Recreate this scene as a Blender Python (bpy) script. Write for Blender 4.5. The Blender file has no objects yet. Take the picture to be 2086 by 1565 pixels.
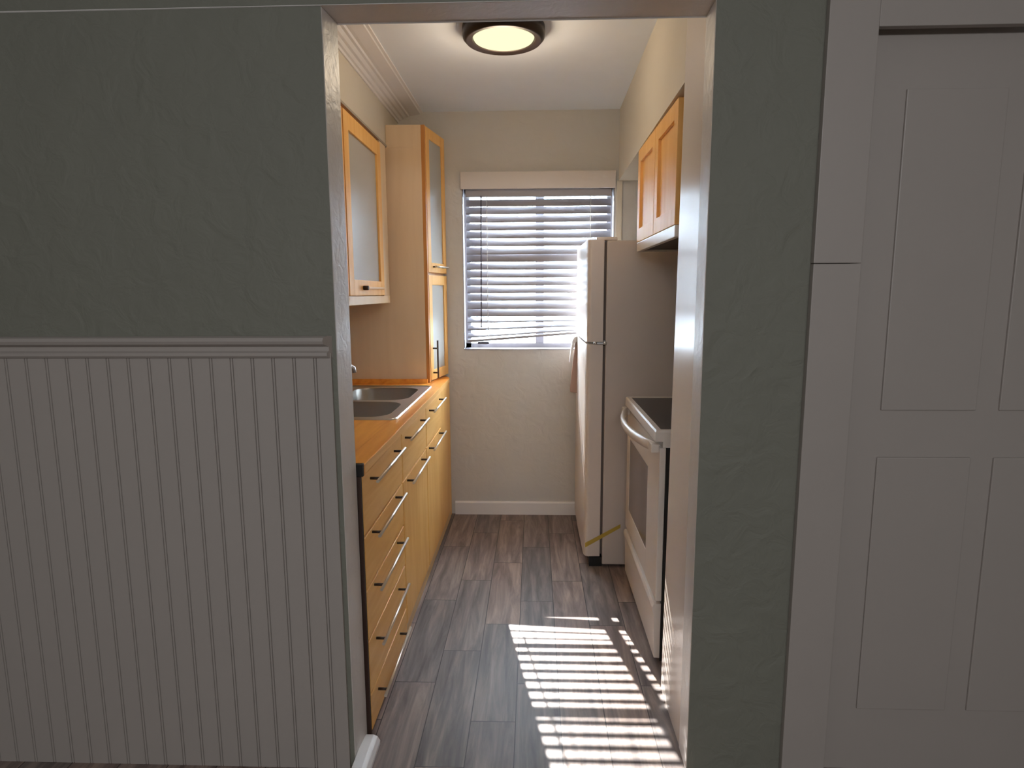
import bpy, bmesh, math, random
from mathutils import Vector, Matrix
random.seed(7)
SC = bpy.context.scene
COL = SC.collection

# ------------------------------------------------------------------ camera
W_, H_ = 2086, 1565
F_PX = 1275.05
YAW, PIT, ROLL = 0.0353018362, 0.145563521, -0.00481131208
EYE = Vector((0, 0, 1.4))
fwd = Vector((-math.sin(YAW)*math.cos(PIT), math.cos(YAW)*math.cos(PIT), -math.sin(PIT)))
rgt = Vector((math.cos(YAW), math.sin(YAW), 0))
up = rgt.cross(fwd)
r2 = math.cos(ROLL)*rgt + math.sin(ROLL)*up
u2 = -math.sin(ROLL)*rgt + math.cos(ROLL)*up
cd = bpy.data.cameras.new('camera'); cam = bpy.data.objects.new('camera', cd); COL.objects.link(cam)
cd.sensor_width = 36; cd.lens = F_PX/W_*36; cd.clip_start = 0.02
mw = Matrix((r2, u2, -fwd)).transposed().to_4x4(); mw.translation = EYE
cam.matrix_world = mw
SC.camera = cam

# ------------------------------------------------------------------ world, sun, exposure
SC.view_settings.view_transform = 'Standard'
SC.view_settings.look = 'None'
SC.view_settings.exposure = 0.75
SC.view_settings.gamma = 1.0
SC.view_settings.use_curve_mapping = False
wd = bpy.data.worlds.new('sky'); SC.world = wd; wd.use_nodes = True
bg = wd.node_tree.nodes['Background']
bg.inputs['Color'].default_value = (0.67, 0.84, 1.0, 1)
bg.inputs['Strength'].default_value = 24.0
sd = bpy.data.lights.new('sun', 'SUN'); sun = bpy.data.objects.new('sun', sd); COL.objects.link(sun)
sd.energy = 16.0; sd.angle = math.radians(0.3); sd.color = (1.0, 0.97, 0.93)
sun.location = (-1, 8, 7)
sun.rotation_euler = Vector((0.195, -1.0, -0.83)).to_track_quat('-Z', 'Y').to_euler()
# added fill light for the hall, unseen behind the camera, no fixture
hd = bpy.data.lights.new('hall_fill', 'AREA'); hall = bpy.data.objects.new('hall_fill', hd); COL.objects.link(hall)
hd.shape = 'RECTANGLE'; hd.size = 2.8; hd.size_y = 0.3; hd.energy = 30; hd.color = (0.98, 0.98, 1.0)
hall.location = (0.0, -2.2, 2.2); hall.rotation_euler = (math.radians(50), 0, 0)

# ------------------------------------------------------------------ helpers
class MB:
    """collects shapes (world coordinates) into one mesh"""
    def __init__(self): self.bm = bmesh.new()
    def box(self, x0, x1, y0, y1, z0, z1, bev=0.0, mi=0):
        g = bmesh.ops.create_cube(self.bm, size=1.0)
        vs = g['verts']
        for v in vs:
            v.co = Vector((x0 if v.co.x < 0 else x1, y0 if v.co.y < 0 else y1, z0 if v.co.z < 0 else z1))
        fs = {f for v in vs for f in v.link_faces}
        for f in fs: f.material_index = mi
        if bev > 0:
            es = list({e for v in vs for e in v.link_edges})
            bmesh.ops.bevel(self.bm, geom=es, offset=bev, segments=2, profile=0.6, affect='EDGES', clamp_overlap=True)
        return self
    def hexa(self, pts, mi=0):
        """8 points: bottom loop of 4 then top loop of 4"""
        v = [self.bm.verts.new(p) for p in pts]
        for q in ((3,2,1,0),(4,5,6,7),(0,1,5,4),(1,2,6,5),(2,3,7,6),(3,0,4,7)):
            f = self.bm.faces.new([v[i] for i in q]); f.material_index = mi
        return self
    def prism(self, poly, a, b, axis='z', bev=0.0, mi=0):
        """polygon (2-D) pushed from a to b along axis; poly is (x,y) / (x,z) / (y,z)"""
        def P(p, t):
            if axis == 'z': return (p[0], p[1], t)
            if axis == 'y': return (p[0], t, p[1])
            return (t, p[0], p[1])
        A = [self.bm.verts.new(P(p, a)) for p in poly]
        B = [self.bm.verts.new(P(p, b)) for p in poly]
        n = len(poly); fs = []
        fs.append(self.bm.faces.new(A[::-1])); fs.append(self.bm.faces.new(B))
        for i in range(n):
            fs.append(self.bm.faces.new((A[i], A[(i+1) % n], B[(i+1) % n], B[i])))
        for f in fs: f.material_index = mi
        if bev > 0:
            es = list({e for f in fs for e in f.edges})
            bmesh.ops.bevel(self.bm, geom=es, offset=bev, segments=2, profile=0.6, affect='EDGES', clamp_overlap=True)
        return self
    def tube(self, pts, r, n=12, ry=None, closed=False):
        """round (or flattened) rod along a path"""
        pts = [Vector(p) for p in pts]; rings = []
        for i, p in enumerate(pts):
            t = (pts[min(i+1, len(pts)-1)] - pts[max(i-1, 0)]).normalized()
            ref = Vector((0, 0, 1)) if abs(t.z) < 0.9 else Vector((1, 0, 0))
            s = t.cross(ref).normalized(); u = s.cross(t).normalized()
            rings.append([self.bm.verts.new(p + s*(r*math.cos(2*math.pi*k/n)) + u*((ry or r)*math.sin(2*math.pi*k/n))) for k in range(n)])
        for a, b in zip(rings, rings[1:]):
            for k in range(n):
                f = self.bm.faces.new((a[k], a[(k+1) % n], b[(k+1) % n], b[k])); f.smooth = True
        self.bm.faces.new(rings[0][::-1]); self.bm.faces.new(rings[-1])
        return self
    def lathe(self, cx, cy, prof, n=64):
        """profile of (radius, z) turned round the vertical through cx, cy"""
        rings = []
        for r, z in prof:
            if r < 1e-6: rings.append([self.bm.verts.new((cx, cy, z))])
            else: rings.append([self.bm.verts.new((cx + r*math.cos(2*math.pi*k/n), cy + r*math.sin(2*math.pi*k/n), z)) for k in range(n)])
        for a, b in zip(rings, rings[1:]):
            if len(a) == 1 and len(b) == 1: continue
            for k in range(n):
                k2 = (k+1) % n
                vs = [a[0] if len(a) == 1 else a[k]]
                if len(a) > 1: vs.append(a[k2])
                if len(b) > 1: vs.append(b[k2])
                vs.append(b[0] if len(b) == 1 else b[k])
                f = self.bm.faces.new(vs); f.smooth = True
        return self
    def rings(self, loops, close_first=False, close_last=False, smooth=True):
        R = [[self.bm.verts.new(p) for p in lp] for lp in loops]
        for a, b in zip(R, R[1:]):
            n = len(a)
            for k in range(n):
                f = self.bm.faces.new((a[k], a[(k+1) % n], b[(k+1) % n], b[k])); f.smooth = smooth
        if close_first: self.bm.faces.new(R[0][::-1])
        if close_last: self.bm.faces.new(R[-1])
        return self

WORLD = {}
def obj(name, mb, mat, parent=None, base=None):
    """ONE mesh object; vertices arrive in world coordinates"""
    off = WORLD.get(parent.name, Vector((0, 0, 0))) if parent else Vector(base or (0, 0, 0))
    bmesh.ops.recalc_face_normals(mb.bm, faces=mb.bm.faces[:])
    for v in mb.bm.verts: v.co -= off
    me = bpy.data.meshes.new(name); mb.bm.to_mesh(me); mb.bm.free()
    o = bpy.data.objects.new(name, me); COL.objects.link(o)
    for m in (mat if isinstance(mat, (list, tuple)) else [mat]): me.materials.append(m)
    if parent: o.parent = parent
    else: o.location = off
    WORLD[o.name] = off.copy()
    return o
def tag(o, label, cat, group=None):
    o['label'] = label; o['category'] = cat
    if group: o['group'] = group
    return o
def thing(name, label, cat, loc, group=None):
    o = bpy.data.objects.new(name, None); COL.objects.link(o)
    o.location = loc; o.empty_display_size = 0.1
    WORLD[o.name] = Vector(loc)
    return tag(o, label, cat, group)
def struct(name, mb, mat, parent=None):
    o = obj(name, mb, mat, parent)
    if not parent: o['kind'] = 'structure'
    return o

# ------------------------------------------------------------------ materials
def srgb(r, g, b):
    f = lambda c: (c/255/12.92) if c/255 <= 0.04045 else ((c/255+0.055)/1.055)**2.4
    return (f(r), f(g), f(b), 1)
def base_mat(name, col, rough=0.5, metal=0.0, spec=None, emit=None, es=0):
    m = bpy.data.materials.new(name); m.use_nodes = True
    b = m.node_tree.nodes['Principled BSDF']
    b.inputs['Base Color'].default_value = col; b.inputs['Roughness'].default_value = rough
    b.inputs['Metallic'].default_value = metal
    if spec is not None: b.inputs['Specular IOR Level'].default_value = spec
    if emit: b.inputs['Emission Color'].default_value = emit; b.inputs['Emission Strength'].default_value = es
    return m
def nodes(m):
    nt = m.node_tree
    return nt, nt.nodes, nt.links, nt.nodes['Principled BSDF']
def bumpy(name, col, rough, scale, strength, dist=0.01, var=0.06, spec=None, scale2=None, detail=4):
    """painted surface with trowel marks: noise bump and a faint tone variation"""
    m = base_mat(name, col, rough, spec=spec); nt, N, L, b = nodes(m)
    tc = N.new('ShaderNodeTexCoord')
    n1 = N.new('ShaderNodeTexNoise'); n1.inputs['Scale'].default_value = scale; n1.inputs['Detail'].default_value = detail
    n1.inputs['Distortion'].default_value = 0.8
    L.new(tc.outputs['Object'], n1.inputs['Vector'])
    n2 = N.new('ShaderNodeTexNoise'); n2.inputs['Scale'].default_value = scale2 or scale*0.33; n2.inputs['Detail'].default_value = 2
    L.new(tc.outputs['Object'], n2.inputs['Vector'])
    ad = N.new('ShaderNodeMath'); ad.operation = 'ADD'
    L.new(n1.outputs['Fac'], ad.inputs[0]); L.new(n2.outputs['Fac'], ad.inputs[1])
    bp = N.new('ShaderNodeBump'); bp.inputs['Strength'].default_value = strength; bp.inputs['Distance'].default_value = dist
    L.new(ad.outputs[0], bp.inputs['Height']); L.new(bp.outputs['Normal'], b.inputs['Normal'])
    mx = N.new('ShaderNodeMix'); mx.data_type = 'RGBA'
    mx.inputs[6].default_value = tuple(c*(1-var) for c in col[:3]) + (1,)
    mx.inputs[7].default_value = tuple(min(1, c*(1+var)) for c in col[:3]) + (1,)
    L.new(n2.outputs['Fac'], mx.inputs[0]); L.new(mx.outputs[2], b.inputs['Base Color'])
    return m
def wood(name, c1, c2, axis, rough=0.4, scale=14, coat=0.0):
    """clear-finished timber with the grain along one axis"""
    m = base_mat(name, c1, rough); nt, N, L, b = nodes(m)
    tc = N.new('ShaderNodeTexCoord'); mp = N.new('ShaderNodeMapping')
    s = [scale]*3; s['xyz'.index(axis)] = scale*0.09
    mp.inputs['Scale'].default_value = s
    L.new(tc.outputs['Object'], mp.inputs['Vector'])
    n = N.new('ShaderNodeTexNoise'); n.inputs['Scale'].default_value = 2.0; n.inputs['Detail'].default_value = 6; n.inputs['Distortion'].default_value = 1.2
    L.new(mp.outputs[0], n.inputs['Vector'])
    cr = N.new('ShaderNodeValToRGB'); cr.color_ramp.elements[0].position = 0.3; cr.color_ramp.elements[1].position = 0.72
    cr.color_ramp.elements[0].color = c2; cr.color_ramp.elements[1].color = c1
    L.new(n.outputs['Fac'], cr.inputs[0]); L.new(cr.outputs[0], b.inputs['Base Color'])
    if coat: b.inputs['Coat Weight'].default_value = coat; b.inputs['Coat Roughness'].default_value = 0.25
    return m

M = {}
M['hall_paint'] = bumpy('hall_paint', srgb(122, 122, 111), 0.7, 15, 0.6, 0.012, 0.05)
M['kitchen_paint'] = bumpy('kitchen_paint', srgb(205, 202, 197), 0.6, 14, 0.45, 0.010, 0.03)
M['soffit_paint'] = bumpy('soffit_paint', srgb(212, 203, 186), 0.6, 20, 0.1, 0.006, 0.02)
M['ceiling_paint'] = bumpy('ceiling_paint', srgb(232, 237, 243), 0.8, 30, 0.06, 0.005, 0.02)
M['gloss_paint'] = bumpy('gloss_paint', srgb(218, 214, 210), 0.38, 34, 0.38, 0.005, 0.04)
M['wing_paint'] = bumpy('wing_paint', srgb(228, 217, 206), 0.25, 6, 0.05, 0.004, 0.02)
M['trim_paint'] = bumpy('trim_paint', srgb(232, 229, 228), 0.38, 30, 0.05, 0.003, 0.02)
M['wainscot_paint'] = bumpy('wainscot_paint', srgb(168, 160, 154), 0.45, 20, 0.04, 0.003, 0.02)
M['birch_h'] = wood('birch_along', srgb(250, 196, 116), srgb(238, 176, 94), 'y', 0.46, 10)
M['birch_v'] = wood('birch_upright', srgb(250, 196, 116), srgb(238, 176, 94), 'z', 0.46, 10)
M['birch_edge'] = wood('birch_edge', srgb(226, 186, 134), srgb(214, 168, 112), 'y', 0.4, 12)
M['cream'] = wood('cream_laminate', srgb(234, 208, 174), srgb(228, 200, 164), 'z', 0.42, 6)
M['counter'] = wood('oiled_counter', srgb(252, 178, 74), srgb(226, 140, 50), 'y', 0.34, 9)
M['dark_wood'] = base_mat('dark_edge', srgb(52, 30, 18), 0.6)
M['black'] = base_mat('black_plastic', srgb(14, 13, 13), 0.45)
M['dark_gap'] = base_mat('dark_rubber', srgb(22, 20, 19), 0.7)
M['steel'] = base_mat('brushed_steel', srgb(205, 205, 205), 0.32, 1.0)
M['bowl_steel'] = base_mat('bowl_steel', srgb(150, 146, 140), 0.38, 1.0)
M['nickel'] = base_mat('satin_nickel', srgb(222, 212, 196), 0.35, 0.85)
M['post'] = base_mat('dark_post', srgb(60, 50, 44), 0.4, 0.7)
M['enamel'] = base_mat('white_enamel', srgb(218, 208, 198), 0.3)
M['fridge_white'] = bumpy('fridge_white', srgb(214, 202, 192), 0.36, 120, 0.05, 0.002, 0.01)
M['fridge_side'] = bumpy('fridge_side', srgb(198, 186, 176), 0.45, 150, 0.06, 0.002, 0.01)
M['gasket'] = base_mat('grey_gasket', srgb(92, 82, 76), 0.7)
M['cook_glass'] = base_mat('cooktop_glass', srgb(16, 15, 14), 0.22)
M['oven_glass'] = base_mat('oven_glass', srgb(118, 108, 104), 0.14)
M['bronze'] = base_mat('bronze_ring', srgb(46, 36, 32), 0.4, 0.6)
M['frosted'] = base_mat('frosted_glass', srgb(178, 174, 166), 0.3)
M['vinyl'] = base_mat('white_vinyl', srgb(154, 150, 154), 0.5)
M['valance'] = base_mat('valance_white', srgb(216, 207, 200), 0.5)
M['cord'] = base_mat('blind_cord', srgb(230, 228, 224), 0.8)
M['wand'] = base_mat('clear_grey_wand', srgb(88, 86, 98), 0.3)
M['greige'] = base_mat('soffit_shade', srgb(168, 156, 140), 0.6)  # soffit tone taken darker, shade under the soffit painted in
M['brown_edge'] = wood('brown_edge', srgb(222, 158, 90), srgb(196, 130, 66), 'z', 0.45, 10)
M['handle_shade'] = base_mat('shaded_handle', srgb(186, 152, 136), 0.45)  # brownish tan holds the shade on the handle's near side
M['outside'] = base_mat('outside_paving', srgb(120, 120, 112), 0.9)
M['diffuser'] = base_mat('lit_diffuser', (0.0, 0.0, 0.0, 1), 1.0, spec=0.0, emit=(1.0, 0.95, 0.56, 1), es=0.72)
# yellow see-through tape
t = base_mat('yellow_tape', srgb(214, 184, 70), 0.35); t.node_tree.nodes['Principled BSDF'].inputs['Alpha'].default_value = 0.55
M['tape'] = t
# window glass: mostly clear, a little mirror
g = bpy.data.materials.new('window_glass'); g.use_nodes = True
nt = g.node_tree; nt.nodes.remove(nt.nodes['Principled BSDF'])
tr = nt.nodes.new('ShaderNodeBsdfTransparent'); gl = nt.nodes.new('ShaderNodeBsdfGlossy'); gl.inputs['Roughness'].default_value = 0.02
mx = nt.nodes.new('ShaderNodeMixShader'); mx.inputs[0].default_value = 0.06
nt.links.new(tr.outputs[0], mx.inputs[1]); nt.links.new(gl.outputs[0], mx.inputs[2]); nt.links.new(mx.outputs[0], nt.nodes['Material Output'].inputs[0])
M['glass'] = g

def floor_mat():
    """wood-look plank tiles, 6 x 24 inches, laid in a third stagger along the kitchen"""
    m = base_mat('plank_tile', (0.2, 0.18, 0.17, 1), 0.45, spec=0.3); nt, N, L, b = nodes(m)
    tc = N.new('ShaderNodeTexCoord'); sp = N.new('ShaderNodeSeparateXYZ'); L.new(tc.outputs['Object'], sp.inputs[0])
    def math_(op, a, c=None):
        n = N.new('ShaderNodeMath'); n.operation = op
        for i, v in enumerate((a, c)):
            if v is None: continue
            if isinstance(v, (int, float)): n.inputs[i].default_value = v
            else: L.new(v, n.inputs[i])
        return n.outputs[0]
    PW, PL, X0 = 0.148, 0.612, -0.208
    u = math_('DIVIDE', math_('SUBTRACT', sp.outputs['X'], X0), PW)
    row = math_('FLOOR', u); fu = math_('FRACT', u)
    off = math_('ADD', math_('MULTIPLY', row, PL/3), 0.04)
    v = math_('DIVIDE', math_('SUBTRACT', sp.outputs['Y'], off), PL)
    colm = math_('FLOOR', v); fv = math_('FRACT', v)
    cb = N.new('ShaderNodeCombineXYZ'); L.new(row, cb.inputs[0]); L.new(colm, cb.inputs[1])
    wn = N.new('ShaderNodeTexWhiteNoise'); wn.noise_dimensions = '3D'; L.new(cb.outputs[0], wn.inputs['Vector'])
    # grain, shifted per plank
    mp = N.new('ShaderNodeMapping'); mp.inputs['Scale'].default_value = (26, 2.4, 1)
    va = N.new('ShaderNodeVectorMath'); va.operation = 'MULTIPLY_ADD'
    L.new(wn.outputs['Color'], va.inputs[0]); va.inputs[1].default_value = (7, 9, 5); L.new(tc.outputs['Object'], va.inputs[2])
    L.new(va.outputs[0], mp.inputs['Vector'])
    n1 = N.new('ShaderNodeTexNoise'); n1.inputs['Scale'].default_value = 1.0; n1.inputs['Detail'].default_value = 7; n1.inputs['Roughness'].default_value = 0.62; n1.inputs['Distortion'].default_value = 0.5
    L.new(mp.outputs[0], n1.inputs['Vector'])
    cr = N.new('ShaderNodeValToRGB'); e = cr.color_ramp.elements
    e[0].position = 0.30; e[0].color = srgb(94, 82, 77)
    e[1].position = 0.72; e[1].color = srgb(170, 152, 140)
    k = cr.color_ramp.elements.new(0.5); k.color = srgb(130, 116, 110)
    L.new(n1.outputs['Fac'], cr.inputs[0])
    hv = N.new('ShaderNodeHueSaturation')
    L.new(math_('ADD', math_('MULTIPLY', wn.outputs['Value'], 0.42), 0.72), hv.inputs['Value'])
    L.new(math_('ADD', math_('MULTIPLY', wn.outputs['Value'], 0.5), 0.85), hv.inputs['Saturation'])
    L.new(cr.outputs[0], hv.inputs['Color'])
    gu = math_('MINIMUM', fu, math_('SUBTRACT', 1.0, fu)); gv = math_('MINIMUM', fv, math_('SUBTRACT', 1.0, fv))
    gm = math_('MAXIMUM', math_('LESS_THAN', gu, 0.0016/PW), math_('LESS_THAN', gv, 0.0016/PL))
    mix = N.new('ShaderNodeMix'); mix.data_type = 'RGBA'; L.new(gm, mix.inputs[0]); L.new(hv.outputs[0], mix.inputs[6]); mix.inputs[7].default_value = srgb(64, 56, 52)
    L.new(mix.outputs[2], b.inputs['Base Color'])
    bp = N.new('ShaderNodeBump'); bp.inputs['Strength'].default_value = 0.25; bp.inputs['Distance'].default_value = 0.003
    L.new(math_('SUBTRACT', n1.outputs['Fac'], math_('MULTIPLY', gm, 0.8)), bp.inputs['Height']); L.new(bp.outputs[0], b.inputs['Normal'])
    return m
M['floor'] = floor_mat()

# ------------------------------------------------------------------ room shell
YF, YB = 1.667, 1.774          # hall face and kitchen face of the wall with the doorway
YW = 3.83                      # kitchen back wall
ZC = 2.445                     # kitchen ceiling
XL, XR = -1.10, 1.12           # kitchen side walls
HX0, HX1, HY0, HZ = -2.3, 2.1, -2.6, 2.62
b = MB().box(HX0-0.1, HX1+0.1, HY0-0.1, 4.05, -0.06, 0.0); struct('floor', b, M['floor'])
b = MB().box(XL-0.1, XR+0.1, YB-0.02, 4.05, ZC, ZC+0.1); struct('ceiling', b, M['ceiling_paint'])
b = MB().box(HX0-0.1, HX1+0.1, HY0-0.1, YF+0.05, HZ, HZ+0.08); struct('ceiling_hall', b, M['ceiling_paint'])
b = MB().box(HX0-0.1, HX0, HY0, YF, 0, HZ); struct('wall_hall_left', b, M['hall_paint'])
b = MB().box(HX1, HX1+0.1, HY0, YF, 0, HZ); struct('wall_hall_right', b, M['hall_paint'])
b = MB().box(HX0-0.1, HX1+0.1, HY0-0.1, HY0, 0, HZ); struct('wall_hall_back', b, M['hall_paint'])
# wall with the doorway: material 0 hall side, 1 glossy jambs and lintel
LJF, LJB, RJF, RJB, ZH = -0.532, -0.523, 0.446, 0.449, 2.112
b = MB()
DX0, DX1, DZ = 0.815, 1.62, 2.05       # a door further along the hall wall
b.prism([(HX0, YF), (LJF, YF), (LJB, YB), (HX0, YB)], 0, ZH)
b.prism([(RJF, YF), (DX0, YF), (DX0, YB), (RJB, YB)], 0, ZH)
b.box(DX1, HX1, YF, YB, 0, ZH); b.box(DX0, DX1, YF, YB, DZ, ZH)
b.box(HX0, HX1, YF, YB, ZH, HZ+0.05)
bmesh.ops.recalc_face_normals(b.bm, faces=b.bm.faces[:])
for f in b.bm.faces: f.material_index = 0 if f.normal.y < -0.5 else 1
bmesh.ops.remove_doubles(b.bm, verts=b.bm.verts[:], dist=1e-5)
wf = struct('wall_front', b, [M['hall_paint'], M['gloss_paint']])
bv = wf.modifiers.new('bevel', 'BEVEL'); bv.width = 0.004; bv.segments = 2; bv.limit_method = 'ANGLE'; bv.angle_limit = math.radians(50)
# kitchen walls
b = MB().box(XL-0.1, XL, YB, YW+0.15, 0, ZC); struct('wall_left', b, M['kitchen_paint'])
b = MB().box(XR, XR+0.1, YB, YW+0.15, 0, ZC); struct('wall_right', b, M['kitchen_paint'])
WX0, WX1, WZ0, WZ1 = -0.428, 0.476, 1.050, 2.03
b = MB()
b.box(XL, WX0, YW, YW+0.15, 0, ZC); b.box(WX1, XR, YW, YW+0.15, 0, ZC)
b.box(WX0, WX1, YW, YW+0.15, 0, WZ0); b.box(WX0, WX1, YW, YW+0.15, WZ1, ZC)
struct('wall_back', b, M['kitchen_paint'])
b = MB().hexa([(0.452, YB, 0), (0.60, YB, 0), (0.60, 2.065, 0), (0.452, 2.065, 0),
               (0.468, YB, ZC), (0.60, YB, ZC), (0.60, 2.065, ZC), (0.468, 2.065, ZC)])
struct('wall_wing', b, M['wing_paint'])
b = MB().prism([(0.469, 2.065), (0.497, YW), (XR, YW), (XR, 2.065)], 2.045, ZC); struct('wall_soffit_right', b, M['soffit_paint'])
b = MB().box(XL, -0.80, YB, YW, 2.178, ZC); struct('wall_soffit_left', b, M['soffit_paint'])
# crown moulding over the left soffit
prof = [(-0.80, 2.385), (-0.793, 2.385), (-0.789, 2.394), (-0.779, 2.396), (-0.770, 2.406), (-0.758, 2.408), (-0.745, 2.417), (-0.733, 2.418), (-0.727, 2.424),
        (-0.712, 2.425), (-0.664, 2.433), (-0.660, 2.437), (-0.648, 2.438), (-0.648, 2.445), (-0.80, 2.445)]
b = MB().prism(prof, YB, YW, 'y'); struct('trim_1', b, M['trim_paint'])
# skirting
b = MB().prism([(YW, 0), (YW-0.014, 0), (YW-0.014, 0.076), (YW-0.007, 0.085), (YW, 0.085)], -0.50, 0.50, 'x'); struct('baseboard_back', b, M['trim_paint'])
b = MB().prism([(-0.530, 0), (-0.480, 0), (-0.480, 0.014), (-0.488, 0.028), (-0.500, 0.034), (-0.530, 0.034)], YF-0.045, YB-0.012, 'y', 0.002)
struct('baseboard_doorway', b, M['trim_paint'])
# narrow chase beside the window
b = MB().box(0.486, 0.519, YW-0.012, YW, 1.0, 2.045, 0.002); struct('trim_2', b, M['soffit_paint'])
# beadboard wainscot and its cap rail on the hall wall
b = MB(); pts = [(HX0+0.01, YF)]
x = -0.5455; xs = []
k0 = -0.5895
poly = []
xx = k0
edges = []
while xx > HX0+0.03: edges.append(xx); xx -= 0.0572
edges = sorted(edges)
yf0 = YF-0.009
front = [(HX0+0.012, yf0)]
for e_ in edges:
    front += [(e_-0.005, yf0), (e_-0.0035, yf0+0.0045), (e_-0.002, yf0), (e_+0.002, yf0), (e_+0.0035, yf0+0.0045), (e_+0.005, yf0)]
front += [(-0.5455, yf0)]
b.prism(front + [(-0.5455, YF), (HX0+0.012, YF)], 0.0, 1.24); struct('trim_3', b, M['wainscot_paint'])
rp = [(YF, 1.228), (YF-0.014, 1.228), (YF-0.020, 1.234), (YF-0.020, 1.242), (YF-0.012, 1.247), (YF-0.012, 1.258), (YF-0.030, 1.266), (YF-0.034, 1.274), (YF-0.030, 1.283), (YF-0.018, 1.287), (YF, 1.287)]
b = MB().prism(rp, HX0+0.012, -0.5435, 'x')
for v in b.bm.verts:
    if v.co.x > -1: v.co.x -= (YF - v.co.y)*0.45
struct('trim_4', b, M['wainscot_paint'])
# door casing and door further along the hall wall
b = MB().box(0.712, 0.832, YF-0.020, YF, 0, 1.468, 0.002).box(0.712, 0.832, YF-0.020, YF, 1.4695, 2.10, 0.002)
b.box(1.60, 1.72, YF-0.020, YF, 0, 2.10, 0.002).box(0.832, 1.60, YF-0.020, YF, 2.03, 2.10, 0.002)
struct('trim_5', b, M['wainscot_paint'])
dr = bpy.data.objects.new('door_1', None); COL.objects.link(dr); dr.location = (DX0+0.01, YF+0.05, 0.0); dr['kind'] = 'structure'; WORLD['door_1'] = Vector(dr.location)
b = MB().box(DX0+0.004, DX1-0.004, YF+0.03, YF+0.07, 0.004, DZ-0.004, 0.002); 
for (z0, z1) in ((0.2, 0.95), (1.08, 1.9)):
    b.box(DX0+0.12, DX0+0.37, YF+0.024, YF+0.032, z0, z1, 0.003); b.box(DX0+0.43, DX0+0.68, YF+0.024, YF+0.032, z0, z1, 0.003)
struct('door_panel', b, M['wainscot_paint'], dr)

# ------------------------------------------------------------------ window, its blind, outside
wn = bpy.data.objects.new('window_1', None); COL.objects.link(wn); wn.location = (0.02, YW+0.1, WZ0); wn['kind'] = 'structure'; WORLD['window_1'] = Vector(wn.location)
b = MB(); ya, yb_ = YW+0.085, YW+0.13
b.box(WX0, WX0+0.035, ya, yb_, WZ0, WZ1).box(WX1-0.035, WX1, ya, yb_, WZ0, WZ1).box(WX0, WX1, ya, yb_, WZ0, WZ0+0.035).box(WX0, WX1, ya, yb_, WZ1-0.035, WZ1)
struct('window_frame', b, M['vinyl'], wn)
b = MB().box(0.010, 0.062, ya+0.002, yb_-0.004, WZ0+0.035, WZ1-0.035, 0.002); struct('mullion', b, M['vinyl'], wn)
for x0, x1, yy in ((WX0+0.035, 0.010, ya+0.028), (0.062, WX1-0.035, ya+0.016)):
    struct('pane', MB().box(x0, x1, yy, yy+0.004, WZ0+0.035, WZ1-0.035), M['glass'], wn)
b = MB().box(WX0, WX1, YW-0.006, ya, WZ0, WZ0+0.007, 0.002); struct('sill', b, M['vinyl'], wn)
b = MB().box(WX0, WX0+0.004, YW-0.002, ya, WZ0+0.012, WZ1).box(WX1-0.004, WX1, YW-0.002, ya, WZ0+0.012, WZ1); struct('reveal', b, M['vinyl'], wn)
b = MB().box(-8, 8, 4.05, 16, -0.3, -0.2); struct('ground_outside', b, M['outside'])

bl = thing('window_blind', 'white horizontal slat blind hanging half closed in the sunlit kitchen window', 'blind', (0.02, YW+0.03, WZ0))
b = MB().box(-0.434, 0.478, YW-0.022, YW-0.006, 2.004, 2.102, 0.002); obj('valance', b, M['valance'], bl)['label'] = 'wide plain beige valance board'
SX0, SX1, SY = -0.408, 0.458, YW+0.034
b = MB().box(SX0, SX1, YW+0.006, YW+0.058, 1.962, 2.006, 0.002); obj('headrail', b, M['vinyl'], bl)
PITCH, G0 = 0.0467, 1.953
special = {0: (60, 0.0), 1: (62, 0.002), 6: (60, -0.001), 7: (85, 0.004), 13: (60, -0.002), 14: (66, 0.0), 15: (36, 0.0), 16: (33, 0.0), 17: (28, 0.0)}
def slat(zc, tilt, xl, xr, dz_r=0.0):
    b = MB(); t = math.radians(tilt); w, n = 0.050, 6
    loops = []
    for X, dz in ((xl, 0), (xr, dz_r)):
        lp = []
        for side in (1, -1):
            for k in range(n+1):
                s = (k/n - 0.5)*(1 if side == 1 else -1)
                h = 0.0030*(1 - 4*s*s) + (0.0013 if side == 1 else -0.0013)
                # room edge (-y) hangs low
                lp.append((X, SY - s*w*math.cos(t) + -h*math.sin(t)*1.0, zc + dz - s*w*math.sin(t) + h*math.cos(t)))
        loops.append(lp)
    b.rings(loops, True, True)
    return b
for i in range(18):
    tl, dz = special.get(i, (58, 0.0))
    tl += random.uniform(-1.8, 1.8)
    dzr = {15: 0.012, 16: 0.030, 17: 0.055}.get(i, 0.0)
    obj('slat', slat(G0 - PITCH/2 - i*PITCH + dz, tl, SX0, SX1, dzr), M['vinyl'], bl)
b = MB().hexa([(SX0, SY-0.024, 1.095), (SX1, SY-0.024, 1.160), (SX1, SY+0.024, 1.160), (SX0, SY+0.024, 1.095),
               (SX0, SY-0.024, 1.109), (SX1, SY-0.024, 1.174), (SX1, SY+0.024, 1.174), (SX0, SY+0.024, 1.109)])
obj('bottom_rail', b, M['vinyl'], bl)
for cx in (-0.281, 0.337):
    b = MB()
    for sy in (-0.027, 0.027): b.tube([(cx, SY+sy, 1.965), (cx, SY+sy, 1.12)], 0.0016, 6)
    for i in range(18): b.tube([(cx, SY-0.027, G0-PITCH*(i+0.85)), (cx, SY+0.027, G0-PITCH*(i+0.15))], 0.0012, 5)
    obj('ladder_cord', b, M['cord'], bl)
b = MB().tube([(-0.314, YW+0.002, 1.968), (-0.317, YW-0.004, 1.6), (-0.321, YW-0.003, 1.19)], 0.0042, 6); obj('tilt_wand', b, M['wand'], bl)
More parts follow.
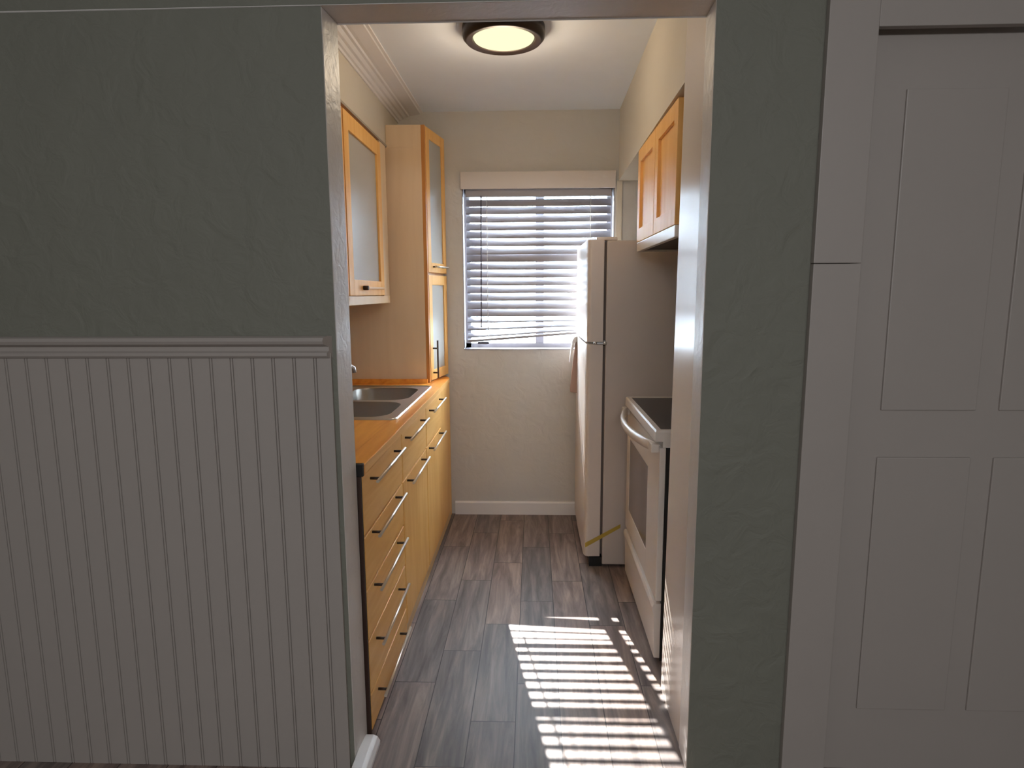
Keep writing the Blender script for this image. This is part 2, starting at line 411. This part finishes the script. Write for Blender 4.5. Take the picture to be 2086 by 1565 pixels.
b = MB().box(-0.345, -0.275, YW-0.001, YW+0.006, 1.085, 1.100, 0.002); obj('rail_clip', b, M['wand'], bl)

# ------------------------------------------------------------------ ceiling lamp
LX, LY = -0.121, 2.67
lm = thing('ceiling_lamp', 'round flush ceiling lamp with dark bronze ring and glowing warm diffuser', 'lamp', (LX, LY, ZC))
b = MB().lathe(LX, LY, [(0, ZC), (0.164, ZC), (0.166, ZC-0.02), (0.163, ZC-0.040), (0.152, ZC-0.052), (0.148, ZC-0.054), (0.146, ZC-0.052), (0.128, ZC-0.050), (0.124, ZC-0.046), (0.122, ZC-0.030), (0, ZC-0.030)])
obj('ring', b, M['bronze'], lm)
b = MB().lathe(LX, LY, [(0.122, ZC-0.040), (0.118, ZC-0.047), (0.09, ZC-0.050), (0, ZC-0.051), (0, ZC-0.041), (0.122, ZC-0.040)])
obj('diffuser', b, M['diffuser'], lm)['label'] = 'glowing pale yellow diffuser'
pl = bpy.data.lights.new('lamp_glow', 'POINT'); po = bpy.data.objects.new('lamp_glow', pl); COL.objects.link(po)
pl.shadow_soft_size = 0.09; pl.energy = 3.6; pl.color = (1.0, 0.82, 0.60)
po.parent = lm; po.location = (0, 0, -0.14)

# ------------------------------------------------------------------ left run: base cabinets, worktop, sink
FX = -0.512
def bar_handle(parent, y0, y1, z, vert=None):
    """slim bar on two dark posts, standing off a drawer front"""
    b = MB(); X = FX + 0.032
    b.tube([(X, y0, z), (X, y1, z)], 0.0052, 10)
    h = obj('handle', b, M['nickel'], parent)
    for yp in (y0+0.035, y1-0.045):
        obj('post', MB().tube([(FX-0.001, yp, z), (X, yp, z)], 0.0045, 8), M['post'], h)
    return h
def carcass(y0, y1, parent, top=0.86, near_dark=False):
    b = MB()
    b.box(XL+0.003, FX-0.021, y0+0.001, y0+0.018, 0.062, top); b.box(XL+0.003, FX-0.021, y1-0.018, y1-0.001, 0.062, top)
    b.box(XL+0.003, FX-0.021, y0+0.018, y1-0.018, 0.062, 0.08); b.box(XL+0.003, XL+0.015, y0+0.018, y1-0.018, 0.08, top)
    b.box(FX-0.10, FX-0.021, y0+0.018, y1-0.018, top-0.02, top)
    obj('carcass', b, M['dark_wood'], parent)
def front(name, y0, y1, z0, z1, parent, mat, gap=0.0018):
    return obj(name, MB().box(FX-0.019, FX, y0+max(gap, 0.0045), y1-max(gap, 0.0045), z0+gap, z1-gap, 0.0022), mat, parent)
# drawer unit
u = thing('drawer_cabinet', 'birch base cabinet with five stacked bar-handled drawers beside the doorway', 'cabinet', (-0.8, 2.07, 0))
carcass(1.787, 2.352, u)
obj('end_panel', MB().box(XL+0.003, FX-0.001, 1.7765, 1.788, 0.0, 0.86), M['dark_wood'], u)['label'] = 'end panel coloured dark for the shadow at the drawer ends'  # dark colour stands in for the shadow beside the drawer ends
zs = [0.860, 0.667, 0.493, 0.327, 0.146, 0.020]; hz = [0.826, 0.650, 0.473, 0.288, 0.108]
for i in range(5):
    d = front('drawer', 1.789, 2.352, zs[i+1], zs[i], u, M['birch_h'], 0.0042)
    bar_handle(d, 1.845, 2.262, hz[i])
obj('plinth', MB().box(FX-0.03, FX-0.012, 1.788, 2.352, 0, 0.0205), M['birch_edge'], u)
# two drawer-over-door units
def drawer_door(y0, y1, label, h0, h1, hd0, hd1):
    u = thing('base_cabinet', label, 'cabinet', (-0.8, (y0+y1)/2, 0))
    carcass(y0, y1, u, 0.68)
    d = front('drawer', y0, y1, 0.668, 0.860, u, M['birch_h'], 0.0025); bar_handle(d, h0, h1, 0.830)
    d = front('door', y0, y1, 0.066, 0.666, u, M['birch_v'], 0.004); bar_handle(d, hd0, hd1, 0.648)
    obj('plinth', MB().box(FX-0.03, FX-0.010, y0, y1, 0, 0.063, 0.001), M['birch_edge'], u)
    return u
drawer_door(2.354, 2.902, 'birch base cabinet with one drawer and door, directly behind the drawer stack', 2.38, 2.80, 2.40, 2.80)
drawer_door(2.904, 3.375, 'narrower birch base cabinet with drawer and door, nearest the window wall', 2.96, 3.36, 2.93, 3.34)
f_ = thing('filler_panel', 'plain birch filler panel closing the cabinet run at the back wall', 'panel', (-0.6, 3.57, 0))
obj('panel', MB().box(FX-0.02, FX-0.004, 3.377, 3.765, 0.06, 0.86, 0.002), M['birch_v'], f_)
obj('plinth', MB().box(FX-0.03, FX-0.010, 3.377, 3.765, 0, 0.06, 0.001), M['birch_edge'], f_)
obj('return', MB().box(FX-0.03, FX-0.012, 3.766, 3.828, 0.0, 0.86, 0.002), M['birch_v'], f_)
# worktop with a cut-out for the sink
CT = thing('countertop', 'orange-brown wooden countertop running along the left cabinets around the sink', 'countertop', (-0.8, 2.8, 0.862))
b = MB(); z0, z1 = 0.8625, 0.893; KX0, KX1, KY0, KY1 = -0.985, -0.575, 2.485, 3.325; ex = FX+0.006
b.prism([(KX1, 1.792), (ex, 1.792), (ex, 3.70), (ex-0.012, 3.755), (ex-0.045, 3.80), (KX1, 3.826)], z0, z1, 'z', 0.002)
b.box(XL+0.002, KX0, 1.792, 3.826, z0, z1); b.box(KX0, KX1, 1.792, KY0, z0, z1); b.box(KX0, KX1, KY1, 3.826, z0, z1)
obj('top', b, M['counter'], CT)
obj('edge_band', MB().box(ex-0.001, ex+0.0012, 1.80, 3.70, z0+0.002, z1-0.001), M['birch_h'], CT)['label'] = 'pale birch edge band'
obj('end_cap', MB().box(-0.60, ex+0.001, 1.7755, 1.7915, 0.8612, 0.900, 0.002), M['black'], CT)['label'] = 'black end cap'
obj('back_edge', MB().box(XL+0.003, -0.60, 3.476, 3.492, z1, 0.918, 0.002), M['counter'], CT)['label'] = 'upright strip against the tall cabinet'
# sink
SK = thing('kitchen_sink', 'stainless steel double-bowl sink set into the wooden countertop', 'sink', (-0.78, 2.9, 0.893))
def rrect(x0, x1, y0, y1, r, z, n=6):
    lp = []
    for cx, cy, a0 in ((x1-r, y1-r, 0), (x0+r, y1-r, 90), (x0+r, y0+r, 180), (x1-r, y0+r, 270)):
        for k in range(n+1):
            a = math.radians(a0 + 90*k/n); lp.append((cx + r*math.cos(a), cy + r*math.sin(a), z))
    return lp
zr = 0.8935
b = MB()
# deck: a grid of strips around the two bowls, with a rolled outer edge
bx0, bx1 = -0.945, -0.605; ya0, ya1, yc0, yc1 = 2.505, 2.868, 2.912, 3.30
ox0, ox1, oy0, oy1 = -1.03, -0.553, 2.452, 3.362
b.rings([rrect(ox0, ox1, oy0, oy1, 0.03, zr), rrect(ox0+0.002, ox1-0.002, oy0+0.002, oy1-0.002, 0.03, zr+0.006), rrect(ox0+0.009, ox1-0.009, oy0+0.009, oy1-0.009, 0.03, zr+0.0055), rrect(ox0+0.012, ox1-0.012, oy0+0.012, oy1-0.012, 0.03, zr+0.0015)])
def deck_part(X0, X1, Y0, Y1, hole):
    lo = rrect(X0, X1, Y0, Y1, 0.004 if hole else 0.02, zr+0.0015); b.rings([lo, hole], smooth=False)
mid = (ya1+yc0)/2
deck_part(ox0+0.012, ox1-0.012, oy0+0.012, mid, rrect(bx0, bx1, ya0, ya1, 0.09, zr+0.0015))
deck_part(ox0+0.012, ox1-0.012, mid, oy1-0.012, rrect(bx0, bx1, yc0, yc1, 0.09, zr+0.0015))
obj('rim', b, M['steel'], SK)
for y0, y1 in ((ya0, ya1), (yc0, yc1)):
    b = MB().rings([rrect(bx0, bx1, y0, y1, 0.09, zr+0.0015), rrect(bx0+0.006, bx1-0.006, y0+0.006, y1-0.006, 0.088, zr-0.008), rrect(bx0+0.012, bx1-0.012, y0+0.012, y1-0.012, 0.085, zr-0.15),
                    rrect(bx0+0.035, bx1-0.035, y0+0.035, y1-0.035, 0.07, zr-0.178), rrect(bx0+0.15, bx1-0.15, y0+0.16, y1-0.16, 0.018, zr-0.182)], False, True)
    bo = obj('bowl', b, M['bowl_steel'], SK)
    obj('drain', MB().lathe((bx0+bx1)/2, (y0+y1)/2, [(0, zr-0.180), (0.042, zr-0.180), (0.045, zr-0.176), (0.036, zr-0.176), (0.03, zr-0.179), (0, zr-0.179)], 24), M['steel'], bo)
# tap behind the bowls
TP = thing('kitchen_faucet', 'chrome faucet behind the sink, only its spout tip showing past the jamb', 'faucet', (-0.995, 2.88, 0.9))
obj('body', MB().lathe(-0.995, 2.88, [(0, 0.8955), (0.026, 0.8955), (0.026, 0.905), (0.016, 0.915), (0.015, 0.99), (0, 0.995)], 24), M['steel'], TP)
pth = [(-0.995, 2.88, 0.985), (-0.985, 2.88, 1.03), (-0.955, 2.88, 1.062), (-0.91, 2.88, 1.072), (-0.865, 2.885, 1.066), (-0.845, 2.89, 1.05), (-0.842, 2.89, 1.03)]
obj('spout', MB().tube(pth, 0.010, 12), M['steel'], TP)
obj('lever', MB().tube([(-0.995, 2.88, 0.99), (-1.0, 2.95, 1.02)], 0.006, 8), M['steel'], TP)

# ------------------------------------------------------------------ left wall cabinet
def framed_door(parent, x, y0, y1, z0, z1, rail, into, mat_frame, mat_panel, name='door', panel='glass_panel', thick=0.02, rec=0.010):
    """frame of four members facing +x (into=-1) or -x (into=+1) with a set-back panel"""
    b = MB(); a, c = sorted((x, x + into*thick))
    b.box(a, c, y0, y0+rail, z0, z1, 0.0015); b.box(a, c, y1-rail, y1, z0, z1, 0.0015)
    b.box(a, c, y0+rail, y1-rail, z0, z0+rail, 0.0015); b.box(a, c, y0+rail, y1-rail, z1-rail, z1, 0.0015)
    d = obj(name, b, mat_frame, parent)
    p0, p1 = sorted((x + into*rec, x + into*(thick-0.002)))
    obj(panel, MB().box(p0, p1, y0+rail-0.002, y1-rail+0.002, z0+rail-0.002, z1-rail+0.002), mat_panel, d)
    return d
WC = thing('wall_cabinet', 'birch wall cabinet with frosted glass door hanging above the sink', 'cabinet', (-0.95, 2.72, 1.345))
b = MB().box(XL+0.002, -0.801, 2.0, 3.425, 1.347, 2.166, 0.001); obj('body', b, M['birch_v'], WC)
b = MB().box(-0.801, -0.786, 3.295, 3.425, 1.347, 2.166, 0.001).box(-0.801, -0.784, 2.0, 3.425, 1.347, 1.385, 0.001); obj('face_frame', b, M['cream'], WC)
b = MB().box(-0.82, -0.782, 2.0, 3.45, 2.1665, 2.1775, 0.001); obj('top_strip', b, M['greige'], WC)['label'] = 'grey strip carrying the shade under the soffit'
d2 = framed_door(WC, -0.780, 2.02, 2.650, 1.388, 2.15, 0.062, -1, M['birch_v'], M['frosted'])
d1 = framed_door(WC, -0.780, 2.664, 3.288, 1.388, 2.15, 0.070, -1, M['birch_v'], M['frosted'])
h = obj('handle', MB().box(-0.780, -0.760, 2.88, 3.20, 1.418, 1.428, 0.002), M['birch_edge'], d1)
obj('post', MB().tube([(-0.781, 2.875, 1.423), (-0.756, 2.875, 1.423)], 0.010, 8), M['dark_wood'], h)

# ------------------------------------------------------------------ tall cabinet standing on the worktop
A = Vector((-0.588, 3.50)); B = Vector((-0.527, 3.822)); tdir = (B-A).normalized(); ndir = Vector((tdir.y, -tdir.x)); TL = (B-A).length
def seg(b, s0, s1, d0, d1, z0, z1, bev=0.0015):
    P = lambda s, d: tuple(A + tdir*s + ndir*d)
    return b.prism([P(s0, d0), P(s1, d0), P(s1, d1), P(s0, d1)], z0, z1, 'z', bev)
TC = thing('tall_cabinet', 'tall cream-sided birch cupboard standing on the counter against the back wall', 'cabinet', (-0.8, 3.66, 0.893))
P = lambda s, d: tuple(A + tdir*s + ndir*d)
b = MB().prism([(XL+0.003, 3.50), P(0, -0.021), P(TL, -0.021), (XL+0.003, 3.822)], 0.894, 2.175, 'z').prism([(-0.798, 3.50), P(0, -0.021), P(TL, -0.021), (-0.798, 3.822)], 2.175, 2.292, 'z'); obj('body', b, M['cream'], TC)['label'] = 'cream laminate body'
b = seg(MB(), 0.0, 0.016, -0.021, -0.001, 0.894, 2.292, 0.001); obj('front_edge', b, M['brown_edge'], TC)['label'] = 'brown front edge'
def tall_door(z0, z1, st=0.05, rl=0.055):
    b = MB(); s0, s1 = 0.017, TL-0.004
    seg(b, s0, s0+st, -0.019, 0.001, z0, z1); seg(b, s1-st, s1, -0.019, 0.001, z0, z1)
    seg(b, s0+st, s1-st, -0.019, 0.001, z0, z0+rl); seg(b, s0+st, s1-st, -0.019, 0.001, z1-rl, z1)
    d = obj('door', b, M['birch_v'], TC)
    obj('glass_panel', seg(MB(), s0+st-0.002, s1-st+0.002, -0.015, -0.006, z0+rl-0.002, z1-rl+0.002, 0), M['frosted'], d)
    return d
du = tall_door(1.512, 2.288); dl = tall_door(0.905, 1.498)
q = lambda s, d, z: (*(A + tdir*s + ndir*d), z)
h = obj('handle', MB().tube([q(0.06, 0.028, 1.545), q(TL-0.05, 0.028, 1.545)], 0.0055, 10), M['nickel'], du)
for s in (0.09, TL-0.08): obj('post', MB().tube([q(s, 0.0, 1.545), q(s, 0.028, 1.545)], 0.0045, 8), M['post'], h)
h = obj('handle', MB().tube([q(0.055, 0.03, 1.13), q(0.055, 0.03, 0.915)], 0.0055, 10), M['gasket'], dl)
for z in (1.085, 0.945): obj('post', MB().tube([q(0.055, 0.0, z), q(0.055, 0.03, z)], 0.0045, 8), M['post'], h)

# ------------------------------------------------------------------ right wall cabinet and hood
RC = thing('wall_cabinet', 'honey birch two-door wall cabinet hanging above the range', 'cabinet', (0.7, 2.6, 1.62))
b = MB().box(0.499, 1.10, 2.205, 3.0, 1.622, 2.043, 0.001); obj('body', b, M['birch_v'], RC)
for y0, y1 in ((2.203, 2.592), (2.598, 3.0)):
    framed_door(RC, 0.478, y0, y1, 1.626, 2.036, 0.058, 1, M['birch_v'], M['birch_v'], panel='door_panel', rec=0.011)
RH = thing('range_hood', 'slim white hood with dark underside under the right wall cabinet', 'hood', (0.7, 2.55, 1.58))
b = MB().box(0.470, 0.49, 2.16, 2.94, 1.580, 1.6205, 0.003).box(0.49, 1.10, 2.16, 2.18, 1.580, 1.6205).box(0.49, 1.10, 2.92, 2.94, 1.580, 1.6205).box(0.49, 1.10, 2.18, 2.92, 1.602, 1.6205)
obj('shell', b, M['enamel'], RH)
obj('filter', MB().box(0.491, 1.09, 2.181, 2.919, 1.588, 1.601), M['dark_wood'], RH)['label'] = 'dark grease filter'

# ------------------------------------------------------------------ refrigerator
FR = thing('refrigerator', 'white top-freezer refrigerator standing by the window wall', 'refrigerator', (0.7, 3.43, 0))
FY0, FY1 = 3.06, 3.812
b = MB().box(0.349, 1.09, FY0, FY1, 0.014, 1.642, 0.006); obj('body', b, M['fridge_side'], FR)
def door_slab(z0, z1):
    # rounded outer edge towards the room
    xf, xb, r = 0.258, 0.337, 0.02
    poly = [(xb, FY0), (xb, FY1)]
    for k in range(7):
        a = math.radians(90*k/6); poly.append((xf + r - r*math.sin(a), FY1 - r + r*math.cos(a)))
    ym = (FY0+FY1)/2
    for t_ in (-0.5, 0, 0.5): poly.append((xf - 0.006*(1-t_*t_*4*0.5), ym - t_*(FY1-FY0)*0.9))
    for k in range(7):
        a = math.radians(90*k/6); poly.append((xf + r - r*math.cos(a), FY0 + r - r*math.sin(a)))
    return MB().prism(poly, z0, z1, 'z', 0.004)
fz = obj('freezer_door', door_slab(1.158, 1.646), M['fridge_white'], FR)
fd = obj('fresh_food_door', door_slab(0.058, 1.146), M['fridge_white'], FR)
for z0, z1 in ((1.165, 1.636), (0.07, 1.138)):
    obj('gasket', MB().box(0.337, 0.349, FY0+0.006, FY1-0.006, z0, z1), M['gasket'], FR)
b = MB().prism([(0.258, 1.118), (0.244, 1.110), (0.230, 0.99), (0.214, 0.83), (0.216, 0.812), (0.262, 0.806)], 3.675, 3.705, 'y', 0.004)
obj('handle', b, M['handle_shade'], fd)['label'] = 'flared door handle with its side shade in the colour'
b = MB().prism([(0.259, 1.146), (0.236, 1.140), (0.224, 1.120), (0.208, 0.99), (0.212, 0.985), (0.238, 1.105), (0.259, 1.118)], 3.66, 3.715, 'y', 0.003)
obj('handle_cap', b, M['enamel'], fd)
b = MB().box(0.30, 0.40, FY0+0.012, FY0+0.07, 1.6425, 1.660, 0.006); obj('hinge_cover', b, M['enamel'], FR)
b = MB().box(0.296, 0.35, FY0-0.004, FY0+0.04, 1.1475, 1.1565, 0.001).tube([(0.346, FY0-0.003, 1.145), (0.346, FY0-0.003, 1.160)], 0.008, 10).tube([(0.30, FY0-0.002, 1.147), (0.30, FY0-0.002, 1.157)], 0.007, 10)
obj('hinge', b, M['steel'], FR)
obj('kick_grille', MB().box(0.285, 0.349, FY0+0.01, FY1-0.02, 0.0, 0.05), M['black'], FR)
obj('foot', MB().lathe(0.315, FY0+0.03, [(0, 0.0), (0.02, 0.0), (0.02, 0.012), (0.008, 0.014), (0.008, 0.055), (0, 0.055)], 16), M['dark_gap'], FR)
b = MB().hexa([(0.262, FY0-0.0012, 0.105), (0.44, FY0-0.0012, 0.212), (0.44, FY0-0.0004, 0.212), (0.262, FY0-0.0004, 0.105),
               (0.262, FY0-0.0012, 0.130), (0.44, FY0-0.0012, 0.232), (0.44, FY0-0.0004, 0.232), (0.262, FY0-0.0004, 0.130)])
obj('tape_strip', b, M['tape'], FR)['label'] = 'yellow tape strip across the bottom of the side'

# ------------------------------------------------------------------ range
RG = thing('kitchen_range', 'white electric range with black glass cooktop beside the doorway', 'stove', (0.75, 2.58, 0))
SY0, SY1 = 2.20, 2.965
b = MB().box(0.492, 1.09, SY0, SY1, 0.035, 0.868, 0.003); obj('body', b, M['enamel'], RG)
for x in (0.53, 1.04):
    for y in (SY0+0.05, SY1-0.05):
        obj('foot', MB().lathe(x, y, [(0, 0), (0.02, 0), (0.02, 0.01), (0.01, 0.012), (0.01, 0.036), (0, 0.036)], 12), M['black'], RG)
obj('seal', MB().box(0.474, 0.492, SY0+0.004, SY1-0.004, 0.02, 0.845), M['black'], RG)['label'] = 'black gap behind the door'
# cooktop: white rim round black glass
b = MB(); x0, x1, y0, y1 = 0.434, 1.06, SY0-0.002, SY1-0.03
lo = lambda e, z: [(x0+e, y0+e, z), (x1-e, y0+e, z), (x1-e, y1-e, z), (x0+e, y1-e, z)]
b.rings([lo(0.02, 0.869), lo(0.0, 0.869), lo(0.0, 0.903), lo(0.004, 0.910), lo(0.022, 0.910), lo(0.026, 0.905)], True, True, False)
ck = obj('cooktop', b, M['enamel'], RG)
b = MB().box(x0+0.0245, x1-0.0245, y0+0.0245, y1-0.0245, 0.9052, 0.9085, 0.0008)
gs = obj('cooktop_glass', b, M['cook_glass'], ck); gs['label'] = 'black glass surface'
b = MB().box(0.462, 0.492, SY0+0.004, SY1-0.004, 0.8455, 0.8685); obj('vent_strip', b, M['enamel'], RG)
# oven door with window
b = MB(); dx0, dx1 = 0.450, 0.4735; wy0, wy1, wz0, wz1 = 2.42, 2.885, 0.372, 0.715
b.box(dx0, dx1, SY0, wy0, 0.262, 0.845, 0.004).box(dx0, dx1, wy1, SY1, 0.262, 0.845, 0.004).box(dx0, dx1, wy0-0.004, wy1+0.004, 0.262, wz0, 0.004).box(dx0, dx1, wy0-0.004, wy1+0.004, wz1, 0.845, 0.004)
od = obj('oven_door', b, M['enamel'], RG)
obj('window', MB().box(dx0+0.002, dx1-0.004, wy0-0.001, wy1+0.001, wz0-0.001, wz1+0.001), M['oven_glass'], od)['label'] = 'grey tinted oven window'
# bowed handle
b = MB(); n = 24; loops = []
for k in range(n+1):
    s = k/n; y = 2.235 + (2.93-2.235)*s
    bow = math.sin(math.pi*s)**0.62
    xo = 0.446 - 0.062*bow; t_ = 0.016 + 0.004*(1-bow)
    loops.append([(xo-t_*0.5, y, 0.826), (xo-t_*0.62, y, 0.845), (xo-t_*0.3, y, 0.860), (xo+t_*0.3, y, 0.860), (xo+t_*0.62, y, 0.845), (xo+t_*0.5, y, 0.826)])
b.rings(loops, True, True); b.box(0.420, 0.4505, 2.205, 2.262, 0.826, 0.858, 0.005).box(0.420, 0.4505, 2.905, 2.958, 0.826, 0.858, 0.005)
obj('handle', b, M['enamel'], od)
# storage drawer with a rounded lip
b = MB().prism([(0.474, 0.03), (0.452, 0.032), (0.450, 0.20), (0.443, 0.215), (0.441, 0.232), (0.447, 0.246), (0.474, 0.248)], SY0+0.006, SY1-0.004, 'y', 0.002)
obj('storage_drawer', b, M['enamel'], RG)
# back panel with its controls
b = MB().prism([(1.064, 0.869), (1.108, 0.869), (1.108, 1.085), (1.085, 1.085)], SY0, SY1, 'y', 0.004); bgd = obj('backguard', b, M['enamel'], RG)
for y in (2.28, 2.36, 2.80, 2.88):
    obj('knob', MB().tube([(1.074, y, 0.985), (1.050, y, 0.983)], 0.020, 16), M['enamel'], bgd)
